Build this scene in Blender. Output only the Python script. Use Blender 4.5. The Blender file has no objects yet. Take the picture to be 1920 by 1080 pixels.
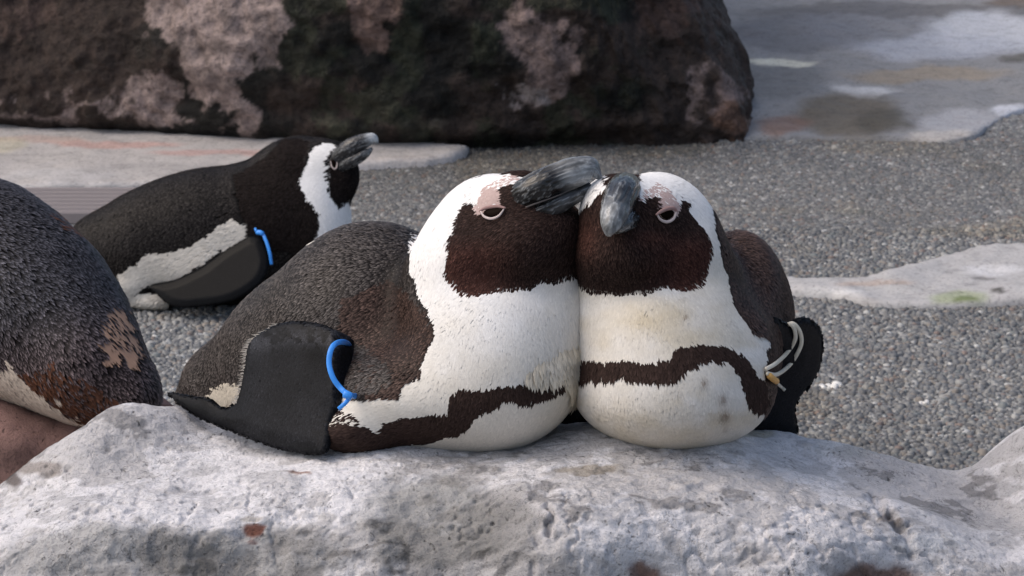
import bpy, math
import numpy as np
from mathutils import Vector

# ------------------------------------------------------------------ camera, world, sun, exposure
SC = bpy.context.scene
COL = SC.collection
CAM_H, PITCH, FPX = 1.45, math.radians(15.0), 6000.0
cd = bpy.data.cameras.new('camera')
cam = bpy.data.objects.new('camera', cd); COL.objects.link(cam)
cd.sensor_width = 36.0; cd.lens = 36.0 * FPX / 1920.0
cd.clip_start = 0.05; cd.clip_end = 500.0
cam.location = (0, 0, CAM_H); cam.rotation_euler = (math.pi / 2 - PITCH, 0, 0)
cd.dof.use_dof = True; cd.dof.focus_distance = 2.46; cd.dof.aperture_fstop = 42.0
SC.camera = cam
SUN_EL, SUN_AZ = math.radians(52), math.radians(-100)   # azimuth from +Y, clockwise seen from above
w = bpy.data.worlds.new('World'); SC.world = w; w.use_nodes = True
nt = w.node_tree; bg = nt.nodes['Background']
sky = nt.nodes.new('ShaderNodeTexSky'); sky.sky_type = 'NISHITA'; sky.sun_disc = False
sky.sun_elevation = SUN_EL; sky.sun_rotation = SUN_AZ
sky.air_density = 1.0; sky.dust_density = 5.0; sky.ozone_density = 1.0
nt.links.new(sky.outputs[0], bg.inputs[0]); bg.inputs[1].default_value = 0.15
sd = bpy.data.lights.new('sun', 'SUN'); sun = bpy.data.objects.new('sun', sd); COL.objects.link(sun)
sd.energy = 0.8; sd.angle = math.radians(90); sd.color = (1.0, 0.965, 0.925)
sv = Vector((math.sin(SUN_AZ) * math.cos(SUN_EL), math.cos(SUN_AZ) * math.cos(SUN_EL), math.sin(SUN_EL)))
sun.rotation_euler = sv.to_track_quat('Z', 'Y').to_euler(); sun.location = (-3, 0, 6)
vs = SC.view_settings
vs.view_transform = 'Standard'; vs.look = 'None'; vs.gamma = 1.0; vs.use_curve_mapping = False
vs.exposure = 0.27

# ------------------------------------------------------------------ measuring helpers
rng = np.random.default_rng(7)
FW = np.array([0, math.cos(PITCH), -math.sin(PITCH)]); UP = np.array([0, math.sin(PITCH), math.cos(PITCH)])
RT = np.array([1.0, 0, 0]); EYE = np.array([0, 0, CAM_H])

def at(x, y, d):
    """point of the place that the photograph shows at pixel x, y when it lies d metres away"""
    x, y, d = (np.asarray(v, float) for v in (x, y, d))
    return EYE + d[..., None] * (FW + ((x - 960) / FPX)[..., None] * RT + ((540 - y) / FPX)[..., None] * UP)

def seen(p):
    v = np.asarray(p) - EYE; d = v @ FW
    return 960 + FPX * (v @ RT) / d, 540 - FPX * (v @ UP) / d, d

def ground(x, y, z=0.0):
    """point of the level ground seen at pixel x, y"""
    r = FW + ((np.asarray(x, float) - 960) / FPX)[..., None] * RT + ((540 - np.asarray(y, float)) / FPX)[..., None] * UP
    t = (z - CAM_H) / r[..., 2]
    return EYE + t[..., None] * r

def hsh(ix, iy, iz, s=0):
    h = (ix.astype(np.int64) * 374761393 + iy.astype(np.int64) * 668265263 + iz.astype(np.int64) * 2147483647 + s * 974711) & 0xffffffff
    h = ((h ^ (h >> 13)) * 1274126177) & 0xffffffff
    h = ((h ^ (h >> 16)) * 2246822519) & 0xffffffff
    return ((h ^ (h >> 15)) & 0xffffff) / float(0xffffff)

def noise(p, s=0):
    p = np.asarray(p, float); i = np.floor(p); f = p - i; u = f * f * f * (f * (f * 6 - 15) + 10)
    ix, iy, iz = (i[..., k].astype(np.int64) for k in range(3)); r = 0
    for a in (0, 1):
        for b in (0, 1):
            for c in (0, 1):
                wgt = (u[..., 0] if a else 1 - u[..., 0]) * (u[..., 1] if b else 1 - u[..., 1]) * (u[..., 2] if c else 1 - u[..., 2])
                r = r + wgt * hsh(ix + a, iy + b, iz + c, s)
    return r * 2 - 1

def fbm(p, o=4, s=0, gain=.5):
    p = np.asarray(p, float); r = 0; a = 1.0
    for k in range(o):
        r = r + a * noise(p * 2.03 ** k + 11.7 * k, s + k); a *= gain
    return r

def smooth(a, b, x):
    t = np.clip((x - a) / (b - a), 0, 1); return t * t * (3 - 2 * t)

def inpoly(x, y, poly):
    poly = np.asarray(poly, float); r = np.zeros(x.shape, bool); n = len(poly)
    for k in range(n):
        (x0, y0), (x1, y1) = poly[k], poly[(k + 1) % n]
        if y0 == y1: continue
        c = (y0 > y) != (y1 > y)
        r ^= c & (x < (x1 - x0) * (y - y0) / (y1 - y0) + x0)
    return r

def polydist(x, y, poly, near=False):
    poly = np.asarray(poly, float); best = np.full(x.shape, 1e9); bx = x.copy(); by = y.copy()
    for k in range(len(poly)):
        a, b = poly[k], poly[(k + 1) % len(poly)]; e = b - a
        t = np.clip(((x - a[0]) * e[0] + (y - a[1]) * e[1]) / (e @ e + 1e-12), 0, 1)
        qx, qy = a[0] + t * e[0], a[1] + t * e[1]; d = np.hypot(x - qx, y - qy); m = d < best
        best[m] = d[m]; bx[m] = qx[m]; by[m] = qy[m]
    if near: return bx, by
    return np.where(inpoly(x, y, poly), -best, best)

def lin(r, g, b):
    f = lambda c: (c / 255 / 12.92) if c / 255 <= .04045 else ((c / 255 + .055) / 1.055) ** 2.4
    return np.array([f(r), f(g), f(b)])

# ------------------------------------------------------------------ object helpers
def mesh(name, verts, faces, mat, parent=None, cols=None, smoothed=True, normals=None):
    """faces: an (n,3) / (n,4) array or a list of such arrays; linked as ONE mesh object"""
    verts = np.array(verts, float)
    if parent is not None: verts = verts - np.array(parent['base'])
    fl = [np.asarray(f, np.int32) for f in (faces if isinstance(faces, list) else [faces]) if len(f)]
    me = bpy.data.meshes.new(name)
    me.vertices.add(len(verts)); me.vertices.foreach_set('co', verts.astype(np.float32).ravel())
    tot = np.concatenate([np.full(len(f), f.shape[1], np.int32) for f in fl])
    loops = np.concatenate([f.ravel() for f in fl])
    me.loops.add(len(loops)); me.polygons.add(len(tot))
    me.loops.foreach_set('vertex_index', loops)
    me.polygons.foreach_set('loop_start', np.concatenate([[0], np.cumsum(tot)[:-1]]).astype(np.int32))
    me.polygons.foreach_set('loop_total', tot)
    me.polygons.foreach_set('use_smooth', np.full(len(tot), smoothed))
    me.update(calc_edges=True); me.validate()
    if cols is not None:
        a = me.color_attributes.new('Col', 'FLOAT_COLOR', 'POINT')
        c = np.ones((len(verts), 4), np.float32); c[:, :3] = cols; a.data.foreach_set('color', c.ravel())
    if normals is not None:
        me.normals_split_custom_set_from_vertices(np.asarray(normals, np.float32))
    if mat: me.materials.append(mat)
    o = bpy.data.objects.new(name, me); COL.objects.link(o)
    if parent is not None: o.parent = parent
    return o

def sub(name, verts, faces, mat, part, **k):
    """a sub-part: parented to a part whose thing has its base at part.parent['base']"""
    part['base'] = part.parent['base']; o = mesh(name, verts, faces, mat, part, **k); del part['base']; return o

def thing(name, label, cat, base, group=None):
    o = bpy.data.objects.new(name, None); COL.objects.link(o); o.location = [float(v) for v in base]
    o['base'] = [float(v) for v in base]; o['label'] = label; o['category'] = cat
    if group: o['group'] = group
    return o

def tag(o, label, cat, group=None):
    o['label'] = label; o['category'] = cat
    if group: o['group'] = group

def vnormals(v, f):
    n = np.zeros_like(v); f = np.asarray(f)
    e = np.cross(v[f[:, 2]] - v[f[:, 0]], v[f[:, -1]] - v[f[:, 1]]) if f.shape[1] == 4 else np.cross(v[f[:, 1]] - v[f[:, 0]], v[f[:, 2]] - v[f[:, 0]])
    for k in range(f.shape[1]): np.add.at(n, f[:, k], e)
    return n / (np.linalg.norm(n, axis=1, keepdims=True) + 1e-12)

def gridfaces(nu, nv, wrap=False):
    i, j = np.meshgrid(np.arange(nu - (0 if wrap else 1)), np.arange(nv - 1), indexing='ij')
    a = i * nv + j; b = ((i + 1) % nu) * nv + j
    return np.stack([a, b, b + 1, a + 1], -1).reshape(-1, 4)

def tube(pts, rad, n=10, flat=1.0, flatdir=None):
    """swept tube through points; rad scalar or per point; flat < 1 squeezes it along flatdir"""
    pts = np.asarray(pts, float); m = len(pts); rad = np.broadcast_to(np.asarray(rad, float), (m,))
    T = np.gradient(pts, axis=0); T /= np.linalg.norm(T, axis=1, keepdims=True)
    ref = np.array(flatdir if flatdir is not None else (0.31, -.7, .64), float)
    V = []
    for p, t, r in zip(pts, T, rad):
        a = ref - t * (ref @ t); a /= np.linalg.norm(a); b = np.cross(t, a)
        for k in range(n):
            q = 2 * math.pi * k / n; V.append(p + r * (flat * math.cos(q) * a + math.sin(q) * b))
    V += [pts[0], pts[-1]]; F = gridfaces(m, n)
    F = np.array([[i * n + k, i * n + (k + 1) % n, (i + 1) * n + (k + 1) % n, (i + 1) * n + k] for i in range(m - 1) for k in range(n)])
    C = np.array([[m * n, (k + 1) % n, k] for k in range(n)] + [[m * n + 1, (m - 1) * n + k, (m - 1) * n + (k + 1) % n] for k in range(n)])
    return np.array(V), [F, C]

def spline(pts, n):
    """Catmull-Rom through points of any dimension"""
    p = np.asarray(pts, float); p = np.vstack([2 * p[0] - p[1], p, 2 * p[-1] - p[-2]]); m = len(p) - 3
    t = np.linspace(0, m - 1e-6, n); i = t.astype(int); f = (t - i)[:, None]
    a, b, c, d = p[i], p[i + 1], p[i + 2], p[i + 3]
    return .5 * (2 * b + (c - a) * f + (2 * a - 5 * b + 4 * c - d) * f ** 2 + (3 * b - a - 3 * c + d) * f ** 3)

def nets(F, org, h):
    """surface nets: the zero level of a sampled distance field as quads"""
    sh = np.array(F.shape); ins = F < 0
    cs = tuple(sh - 1); acc = np.zeros(cs + (3,)); cnt = np.zeros(cs)
    offs = [(a, b, c) for a in (0, 1) for b in (0, 1) for c in (0, 1)]
    sl = lambda o: tuple(slice(o[k], o[k] + cs[k]) for k in range(3))
    for a in offs:
        for ax in range(3):
            if a[ax]: continue
            b = list(a); b[ax] = 1; fa, fb = F[sl(a)], F[sl(b)]
            m = (fa < 0) != (fb < 0); idx = np.nonzero(m)
            t = fa[idx] / (fa[idx] - fb[idx]); pos = np.zeros((len(t), 3)); pos[:] = a; pos[:, ax] += t
            np.add.at(acc, idx, pos); np.add.at(cnt, idx, 1)
    act = cnt > 0; vid = np.full(cs, -1); ii = np.stack(np.nonzero(act), -1); vid[act] = np.arange(len(ii))
    V = (ii + acc[act] / cnt[act][:, None]) * h + org
    Q = []
    for ax in range(3):
        u, v = (ax + 1) % 3, (ax + 2) % 3
        s0 = [slice(None)] * 3; s1 = [slice(None)] * 3; s0[ax] = slice(0, -1); s1[ax] = slice(1, None)
        A, B = ins[tuple(s0)], ins[tuple(s1)]; e = np.stack(np.nonzero(A != B), -1)
        e = e[(e[:, u] > 0) & (e[:, v] > 0) & (e[:, u] < cs[u]) & (e[:, v] < cs[v])]
        fl = A[tuple(e.T)]
        def c(du, dv):
            q = e.copy(); q[:, u] -= du; q[:, v] -= dv; return vid[tuple(q.T)]
        q = np.stack([c(1, 1), c(0, 1), c(0, 0), c(1, 0)], -1)
        q[~fl] = q[~fl][:, ::-1]; Q.append(q)
    return V, np.concatenate(Q)

# ------------------------------------------------------------------ materials
def material(name, rough=.7, spec=.3, attr=True, colour=(.5, .5, .5), build=None):
    m = bpy.data.materials.new(name); m.use_nodes = True; t = m.node_tree; b = t.nodes['Principled BSDF']
    b.inputs['Roughness'].default_value = rough; b.inputs['Specular IOR Level'].default_value = spec
    if attr:
        a = t.nodes.new('ShaderNodeVertexColor'); a.layer_name = 'Col'; src = a.outputs[0]
    else:
        a = t.nodes.new('ShaderNodeRGB'); a.outputs[0].default_value = tuple(colour) + (1,); src = a.outputs[0]
    if build: src = build(t, b, src) or src
    t.links.new(src, b.inputs['Base Color']); return m

def tex_noise(t, scale, detail=4, rough=.55, stretch=None):
    co = t.nodes.new('ShaderNodeTexCoord'); out = co.outputs['Object']
    if stretch:
        mp = t.nodes.new('ShaderNodeMapping'); mp.inputs['Scale'].default_value = stretch; t.links.new(out, mp.inputs[0]); out = mp.outputs[0]
    n = t.nodes.new('ShaderNodeTexNoise'); n.inputs['Scale'].default_value = scale; n.inputs['Detail'].default_value = detail
    n.inputs['Roughness'].default_value = rough; t.links.new(out, n.inputs['Vector']); return n.outputs['Fac']

def ramp(t, fac, stops):
    r = t.nodes.new('ShaderNodeValToRGB'); e = r.color_ramp.elements
    while len(e) < len(stops): e.new(.5)
    for k, (p, c) in enumerate(stops):
        e[k].position = p; e[k].color = (tuple(c) if hasattr(c, '__len__') else (c, c, c)) + (1,)
    t.links.new(fac, r.inputs[0]); return r.outputs[0]

def mul(t, a, b, fac=1.0, mode='MULTIPLY'):
    m = t.nodes.new('ShaderNodeMix'); m.data_type = 'RGBA'; m.blend_type = mode; m.inputs[0].default_value = fac
    t.links.new(a, m.inputs[6]); t.links.new(b, m.inputs[7]); return m.outputs[2]

def bump(t, b, h, strength, dist):
    n = t.nodes.new('ShaderNodeBump'); n.inputs['Strength'].default_value = strength; n.inputs['Distance'].default_value = dist
    t.links.new(h, n.inputs['Height']); prev = b.inputs['Normal'].links
    if prev: t.links.new(prev[0].from_socket, n.inputs['Normal'])
    t.links.new(n.outputs[0], b.inputs['Normal'])

def b_stone(t, b, s):
    f = tex_noise(t, 520, 4, .7); g = tex_noise(t, 120, 6, .7); big = tex_noise(t, 16, 5, .6)
    s = mul(t, s, ramp(t, f, [(.30, .55), (.46, .98), (1, 1.1)]))
    s = mul(t, s, ramp(t, g, [(.28, .68), (.45, 1.0), (.75, 1.08)]))
    s = mul(t, s, ramp(t, big, [(.3, .86), (.6, 1.04)]))
    co = t.nodes.new('ShaderNodeTexCoord'); nz = t.nodes.new('ShaderNodeTexNoise'); nz.inputs['Scale'].default_value = 40; nz.inputs['Detail'].default_value = 3
    t.links.new(co.outputs['Object'], nz.inputs['Vector']); wv = mul(t, co.outputs['Object'], nz.outputs['Color'], .02, 'LINEAR_LIGHT')
    v = t.nodes.new('ShaderNodeTexVoronoi'); v.inputs['Scale'].default_value = 130; v.inputs['Randomness'].default_value = 1; t.links.new(wv, v.inputs['Vector'])
    pit = ramp(t, v.outputs['Distance'], [(.10, .38), (.26, 1.0)])
    msk = ramp(t, tex_noise(t, 26, 4, .6), [(.46, 0.0), (.6, 1.0)])
    mx = t.nodes.new('ShaderNodeMix'); mx.data_type = 'RGBA'; mx.blend_type = 'MULTIPLY'; t.links.new(msk, mx.inputs[0]); t.links.new(s, mx.inputs[6]); t.links.new(pit, mx.inputs[7]); s = mx.outputs[2]
    cr = t.nodes.new('ShaderNodeTexVoronoi'); cr.feature = 'DISTANCE_TO_EDGE'; cr.inputs['Scale'].default_value = 22; wv2 = mul(t, co.outputs['Object'], nz.outputs['Color'], .10, 'LINEAR_LIGHT'); t.links.new(wv2, cr.inputs['Vector'])
    crk = ramp(t, cr.outputs['Distance'], [(.004, .45), (.022, 1.0)])
    mk2 = ramp(t, tex_noise(t, 13, 4, .6), [(.5, 0.0), (.58, .85)])
    m2 = t.nodes.new('ShaderNodeMix'); m2.data_type = 'RGBA'; m2.blend_type = 'MULTIPLY'; t.links.new(mk2, m2.inputs[0]); t.links.new(s, m2.inputs[6]); t.links.new(crk, m2.inputs[7]); s = m2.outputs[2]
    bump(t, b, pit, .6, .002)
    bump(t, b, f, .8, .0016); bump(t, b, g, .8, .004); return s
def b_concrete(t, b, s):
    f = tex_noise(t, 150, 3, .6); g = tex_noise(t, 30, 6, .65)
    s = mul(t, s, ramp(t, f, [(.30, .62), (.47, 1.0), (1, 1.08)])); s = mul(t, s, ramp(t, g, [(.3, .75), (.5, 1.0), (.8, 1.1)]))
    bump(t, b, f, .5, .003); bump(t, b, g, .5, .008)
    return s
def b_wall(t, b, s):
    f = tex_noise(t, 110, 4, .65); g = tex_noise(t, 28, 6, .7)
    s = mul(t, s, ramp(t, f, [(.28, .45), (.5, 1.0), (.72, 1.15), (.8, 2.4)])); s = mul(t, s, ramp(t, g, [(.3, .55), (.55, 1.05), (.8, 1.3)]))
    bump(t, b, f, .7, .006); bump(t, b, g, .8, .02)
    r = ramp(t, g, [(.3, .35), (.7, .85)]); t.links.new(r, b.inputs['Roughness']); return s
def b_bill(t, b, s):
    f = tex_noise(t, 300, 5, .6); bump(t, b, f, .08, .0003)
    g = tex_noise(t, 75, 4, .6); return mul(t, s, ramp(t, g, [(.36, .55), (.56, 1.15)]))
def b_feather(t, b, s):
    b.inputs['Sheen Weight'].default_value = 0.0
def b_flip(t, b, s):
    v = t.nodes.new('ShaderNodeTexVoronoi'); v.inputs['Scale'].default_value = 900
    co = t.nodes.new('ShaderNodeTexCoord'); t.links.new(co.outputs['Object'], v.inputs['Vector'])
    bump(t, b, v.outputs['Distance'], .25, .0006)
    g = tex_noise(t, 35, 5, .6); return mul(t, s, ramp(t, g, [(.3, .75), (.7, 1.25)]))
def b_ground(t, b, s):
    v = t.nodes.new('ShaderNodeTexVoronoi'); v.inputs['Scale'].default_value = 110
    co = t.nodes.new('ShaderNodeTexCoord'); t.links.new(co.outputs['Object'], v.inputs['Vector'])
    bw = t.nodes.new('ShaderNodeRGBToBW'); t.links.new(v.outputs['Color'], bw.inputs[0])
    s = mul(t, s, ramp(t, bw.outputs[0], [(0, .5), (.6, 1.1), (1, 2.0)]))
    s = mul(t, s, ramp(t, v.outputs['Distance'], [(.2, 1.0), (.75, .3)]))
    bump(t, b, v.outputs['Distance'], -.6, .004); return s

M_STONE = material('pale_rockwork', .85, .25, build=b_stone)
M_CONC = material('stained_concrete', .8, .3, build=b_concrete)
M_WALL = material('algae_rockwork', .7, .2, build=b_wall)
M_PEB = material('pebble', .62, .4)
M_MORTAR = material('aggregate_mortar', .9, .2, attr=False, colour=lin(134, 134, 134), build=b_ground)
M_DARKF = material('dark_feather', .34, .07, build=b_feather)
M_FEATHER = material('soft_feather', .8, .08, build=b_feather)
M_SKIN = material('plumage_skin', .9, .03)
M_FLIP = material('flipper_scale', .55, .04, build=b_flip)
M_BILL = material('horn_bill', .22, .4, build=b_bill)
M_EYE = material('eyeball', .12, .01, attr=False, colour=(.007, .004, .003))
M_LID = material('eyelid_skin', .55, .35, attr=False, colour=lin(190, 176, 172))
M_LIDP = material('eyelid_pink_skin', .7, .2, attr=False, colour=lin(150, 122, 118))
M_GAPE = material('gape_skin', .5, .3, attr=False, colour=lin(92, 86, 84))
M_BLUE = material('blue_nylon', .3, .5, attr=False, colour=lin(56, 142, 232))
M_WHITE = material('clear_nylon', .35, .5, attr=False, colour=lin(214, 206, 188))
M_TAN = material('tan_bead', .5, .4, attr=False, colour=lin(205, 158, 88))
M_SLAT = material('weathered_slat', .85, .2, attr=False, colour=lin(138, 131, 131))

# ------------------------------------------------------------------ ground
gx = 120.0
g = mesh('ground', [(-gx, -20, 0), (gx, -20, 0), (gx, 260, 0), (-gx, 260, 0)], [np.array([[0, 1, 2, 3]])], M_MORTAR)
g['kind'] = 'structure'

def blobs(x, y, base, lst, warp=14, s=0):
    """colour stains, also shade and reflections painted in as patches: (cx, cy, rx, ry, colour, strength), edges broken up by noise"""
    q = np.stack([x / 60, y / 30, np.full(x.shape, .3)], -1)
    nx = fbm(q, 4, s) * warp; ny = fbm(q + 9, 4, s + 7) * warp * .5
    c = np.broadcast_to(base, x.shape + (3,)).copy()
    for cx, cy, rx, ry, k, st in lst:
        r = np.hypot((x + nx - cx) / rx, (y + ny - cy) / ry); a = (1 - smooth(.65, 1.15, r)) * st
        c = c * (1 - a[..., None]) + np.asarray(k) * a[..., None]
    return c

def slab(name, poly, z, step, colour, rough=.0015, kind='structure', edge=.02):
    poly = np.asarray(poly, float); lo, hi = poly.min(0), poly.max(0)
    nx, ny = int((hi[0] - lo[0]) / step) + 2, int((hi[1] - lo[1]) / step) + 2
    X, Y = np.meshgrid(lo[0] + np.arange(nx) * step, lo[1] + np.arange(ny) * step, indexing='ij')
    cx, cy = X[:-1, :-1] + step / 2, Y[:-1, :-1] + step / 2
    F = gridfaces(nx, ny); keep = inpoly(cx.ravel(), cy.ravel(), poly); F = F[keep]
    cnt = np.bincount(F.ravel(), minlength=nx * ny); used = cnt > 0; bd = used & (cnt < 4)
    x, y = X.ravel().copy(), Y.ravel().copy(); bx, by = polydist(x[bd], y[bd], poly, True); x[bd], y[bd] = bx, by
    q = np.stack([x * 9, y * 9, x * 0], -1); zz = z + fbm(q, 5, 3) * rough * 2
    zz[bd] -= edge * .35
    V = np.stack([x, y, zz], -1)
    re = -np.ones(nx * ny, int); re[used] = np.arange(used.sum()); V = V[used]; F = re[F]
    # skirt
    e = np.concatenate([F[:, [0, 1]], F[:, [1, 2]], F[:, [2, 3]], F[:, [3, 0]]]); key = np.sort(e, 1)
    _, inv, c = np.unique(key, axis=0, return_inverse=True, return_counts=True); e = e[c[inv.ravel()] == 1]
    n0 = len(V); low = V.copy(); low[:, 2] = -.01; V = np.vstack([V, low])
    F2 = np.stack([e[:, 1], e[:, 0], e[:, 0] + n0, e[:, 1] + n0], -1)
    px, py, _ = seen(V); o = mesh(name, V, np.vstack([F, F2]), M_CONC, cols=colour(px, py)); o['kind'] = kind
    return o

def gpoly(pts, n=None):
    a = np.array(pts, float)
    if n: a = spline(a, n)
    return ground(a[:, 0], a[:, 1])[:, :2]

# stained concrete beyond the gravel, upper right
P_SLAB = np.vstack([gpoly([(1330, 268), (1420, 264), (1560, 264), (1700, 266), (1790, 268), (1835, 258), (1865, 232), (1925, 212), (2100, 190)], 60),
                    [[3.2, 7.2], [3.2, 13.0], [.2, 13.0], [.2, 6.9]]])
def c_slab(x, y):
    return blobs(x, y, lin(136, 136, 137), [
        (1500, 60, 170, 42, lin(105, 106, 110), .85), (1640, 50, 160, 50, lin(120, 122, 128), .7), (1690, 20, 330, 14, lin(88, 86, 86), .6),
        (1850, 60, 120, 40, lin(190, 193, 200), .8), (1760, 90, 160, 26, lin(168, 172, 182), .7),  # bluish wet reflections painted in as pale patches
        (1450, 150, 110, 40, lin(112, 113, 114), .8), (1740, 142, 170, 17, lin(150, 138, 122), .8),
        (1620, 170, 60, 12, lin(205, 205, 206), .8), (1590, 215, 110, 46, lin(104, 96, 84), .9), (1660, 228, 60, 26, lin(84, 79, 70), .8),
        (1470, 235, 60, 20, lin(128, 98, 82), .7), (1800, 230, 100, 30, lin(172, 172, 176), .7),
        (1900, 205, 40, 14, lin(205, 207, 214), .8), (1912, 112, 30, 12, lin(96, 94, 90), .9), (1900, 5, 60, 12, lin(112, 100, 90), .9), (1450, 117, 84, 7, lin(205, 203, 188), .95),
        (1760, 256, 70, 8, lin(190, 184, 178), .7)], 16, 2)
slab('concrete_slab', P_SLAB, .010, .012, c_slab, .003, edge=.008)
# curb-like pale band between the two gravel fields
P_BAND = gpoly([(1180, 540), (1300, 535), (1400, 530), (1470, 528), (1560, 534), (1640, 532), (1700, 515), (1760, 488), (1830, 476), (1925, 470), (2100, 468),
                (2300, 480), (2800, 470), (2800, 560), (2300, 575), (2100, 585), (1925, 574), (1830, 578), (1740, 580), (1640, 578), (1560, 562), (1470, 556), (1400, 556), (1300, 560), (1180, 565)])
def c_band(x, y):
    return blobs(x, y, lin(172, 170, 169), [(1812, 562, 26, 6, lin(60, 68, 48), 1), (1800, 558, 60, 13, lin(138, 150, 104), .6),
        (1872, 546, 16, 5, lin(78, 76, 72), .95), (1850, 522, 26, 4, lin(120, 118, 116), .8), (1700, 540, 60, 10, lin(170, 168, 166), .6),
        (1860, 505, 60, 12, lin(206, 205, 206), .6), (1560, 545, 60, 8, lin(205, 204, 202), .6), (1640, 530, 80, 5, lin(170, 150, 135), .6)], 8, 5)
slab('concrete_band', P_BAND, .016, .010, c_band, .003)
# pale apron under the wall, left
P_APRON = gpoly([(-700, 250), (0, 236), (300, 240), (600, 262), (880, 286), (873, 297), (850, 305), (800, 313), (700, 319), (600, 325), (480, 340), (300, 356), (190, 362), (0, 367), (-700, 369)])
def c_apron(x, y):
    return blobs(x, y, lin(178, 174, 172), [(210, 268, 150, 7, lin(190, 140, 128), .5), (400, 285, 130, 7, lin(182, 136, 127), .5), (60, 262, 120, 7, lin(186, 160, 148), .5),
        (10, 272, 46, 16, lin(198, 191, 166), .5), (780, 300, 90, 8, lin(178, 172, 168), .8), (300, 320, 150, 16, lin(160, 157, 156), .7), (120, 330, 120, 14, lin(186, 184, 184), .6)], 10, 8)
slab('concrete_apron', P_APRON, .018, .011, c_apron, .002)

# slatted grating along the apron's edge
g0 = ground(np.array(120.), np.array(372.))
gr = thing('floor_grating', 'grey slatted floor grating between the pale concrete apron and the dark lying penguin', 'grating', (g0[0], g0[1], 0))
yy = float(g0[1])
sv_ = None
for k in range(7):
    y1 = yy - .004 - k * .031
    bvl = np.array([(x, y1 - .0105 + sy * wy, z) for x in (-1.75, -.62) for sy, wy, z in ((-1, .0075, .001), (-1, .0075, .020), (-1, .005, .024), (1, .005, .024), (1, .0075, .020), (1, .0075, .001))])
    f4 = np.array([[i, i + 1, i + 7, i + 6] for i in range(5)] + [[5, 0, 6, 11]])
    caps = np.array([[0, 1, 4, 5], [1, 2, 3, 4], [11, 10, 7, 6], [10, 9, 8, 7]])
    if sv_ is None:
        sv_ = mesh('slat', bvl, [f4, caps], M_SLAT, gr, smoothed=False); ref = y1
    else:
        c = sv_.copy(); COL.objects.link(c); c.parent = gr; c.location = (0, y1 - ref, 0)

# exposed-aggregate gravel: every pebble a small dome
def pebbles():
    st = .0078; X, Y = np.meshgrid(np.arange(-1.15, 1.45, st), np.arange(3.9, 6.95, st), indexing='ij')
    x = X.ravel(); y = Y.ravel(); x = x + rng.uniform(-.5, .5, x.size) * st; y = y + rng.uniform(-.5, .5, y.size) * st
    p = np.stack([x, y, 0 * x], -1); px, py, d = seen(p)
    k = (px > -250) & (px < 2200) & (py < 960)
    for P in (P_SLAB, P_BAND, P_APRON): k &= ~inpoly(x, y, P)
    k &= ~((x < -.62) & (y < yy) & (y > yy - .22))
    x, y, px, py = x[k], y[k], px[k], py[k]; n = len(x)
    r = .0049 * np.exp(rng.normal(0, .27, n)); r = np.clip(r, .0027, .0095)
    el = rng.uniform(.65, 1, n); ang = rng.uniform(0, 6.283, n)
    hgt = r * rng.uniform(.35, .95, n)
    pal = np.array([lin(120, 118, 116), lin(96, 97, 99), lin(150, 147, 142), lin(78, 80, 84), lin(134, 122, 110), lin(178, 174, 168), lin(110, 116, 116), lin(128, 104, 92), lin(206, 202, 196)])
    ci = rng.choice(len(pal), n, p=[.22, .2, .16, .15, .1, .06, .06, .03, .02]); c = pal[ci] * np.array([.90, .94, .97]) * rng.uniform(.75, 1.2, n)[:, None]; c = c * .6 + .4 * c.mean(0)
    q = np.stack([x * 2.2, y * 1.6, 0 * x], -1); t = fbm(q, 3, 21)
    c = c * np.clip(1.0 + .22 * t, .6, 1.3)[:, None]
    wet = smooth(430, 270, py) * smooth(1750, 1150, px); c = c * (1 - .38 * wet)[:, None]      # damp strip below the wall
    tan = smooth(0.1, .6, fbm(q * 1.7 + 4, 3, 31)); c = c * (1 - tan[:, None] * np.array([0, .06, .16]))
    for cx, cy, rx, ry in ((1556, 724, 20, 5), (1735, 757, 14, 4)):
        m = np.hypot((px - cx) / rx, (py - cy) / ry) < 1; c[m] = lin(214, 212, 208)
    near = py > 430
    Vs, Fs, Cs = [], [], []; base = 0
    for sel, rings in ((near, 2), (~near, 1)):
        idx = np.nonzero(sel)[0]; m = len(idx); ns = 6 if rings == 2 else 5
        a = np.arange(ns) * 2 * math.pi / ns
        per = rings * ns + 1; V = np.zeros((m, per, 3))
        for ring in range(rings):
            rr, hh = ((1.0, -.1), (.8, .62))[ring] if rings == 2 else (1.0, 0.0)
            jit = rng.uniform(.8, 1.15, (m, ns)); ux = np.cos(a) * rr * jit * r[idx, None]; uy = np.sin(a) * rr * jit * r[idx, None] * el[idx, None]
            ca, sa = np.cos(ang[idx])[:, None], np.sin(ang[idx])[:, None]
            V[:, ring * ns:(ring + 1) * ns, 0] = x[idx, None] + ux * ca - uy * sa; V[:, ring * ns:(ring + 1) * ns, 1] = y[idx, None] + ux * sa + uy * ca
            V[:, ring * ns:(ring + 1) * ns, 2] = .0005 + hgt[idx, None] * hh * rng.uniform(.8, 1.2, (m, ns))
        V[:, -1, 0] = x[idx]; V[:, -1, 1] = y[idx]; V[:, -1, 2] = hgt[idx]
        o = (np.arange(m) * per + base)[:, None, None]; k1 = np.arange(ns); k2 = (k1 + 1) % ns; top = (rings - 1) * ns
        F3 = np.stack([k1 + top, k2 + top, np.full(ns, per - 1)], -1); Fs.append((F3[None] + o).reshape(-1, 3))
        if rings == 2:
            Q = np.stack([k1, k2, k2 + ns], -1); R = np.stack([k1, k2 + ns, k1 + ns], -1)
            Fs.append((np.vstack([Q, R])[None] + o).reshape(-1, 3))
        Vs.append(V.reshape(-1, 3)); Cs.append(np.repeat(c[idx], per, 0)); base += m * per
    o = mesh('gravel', np.vstack(Vs), np.vstack(Fs), M_PEB, cols=np.vstack(Cs)); o['kind'] = 'stuff'
pebbles()

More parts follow.
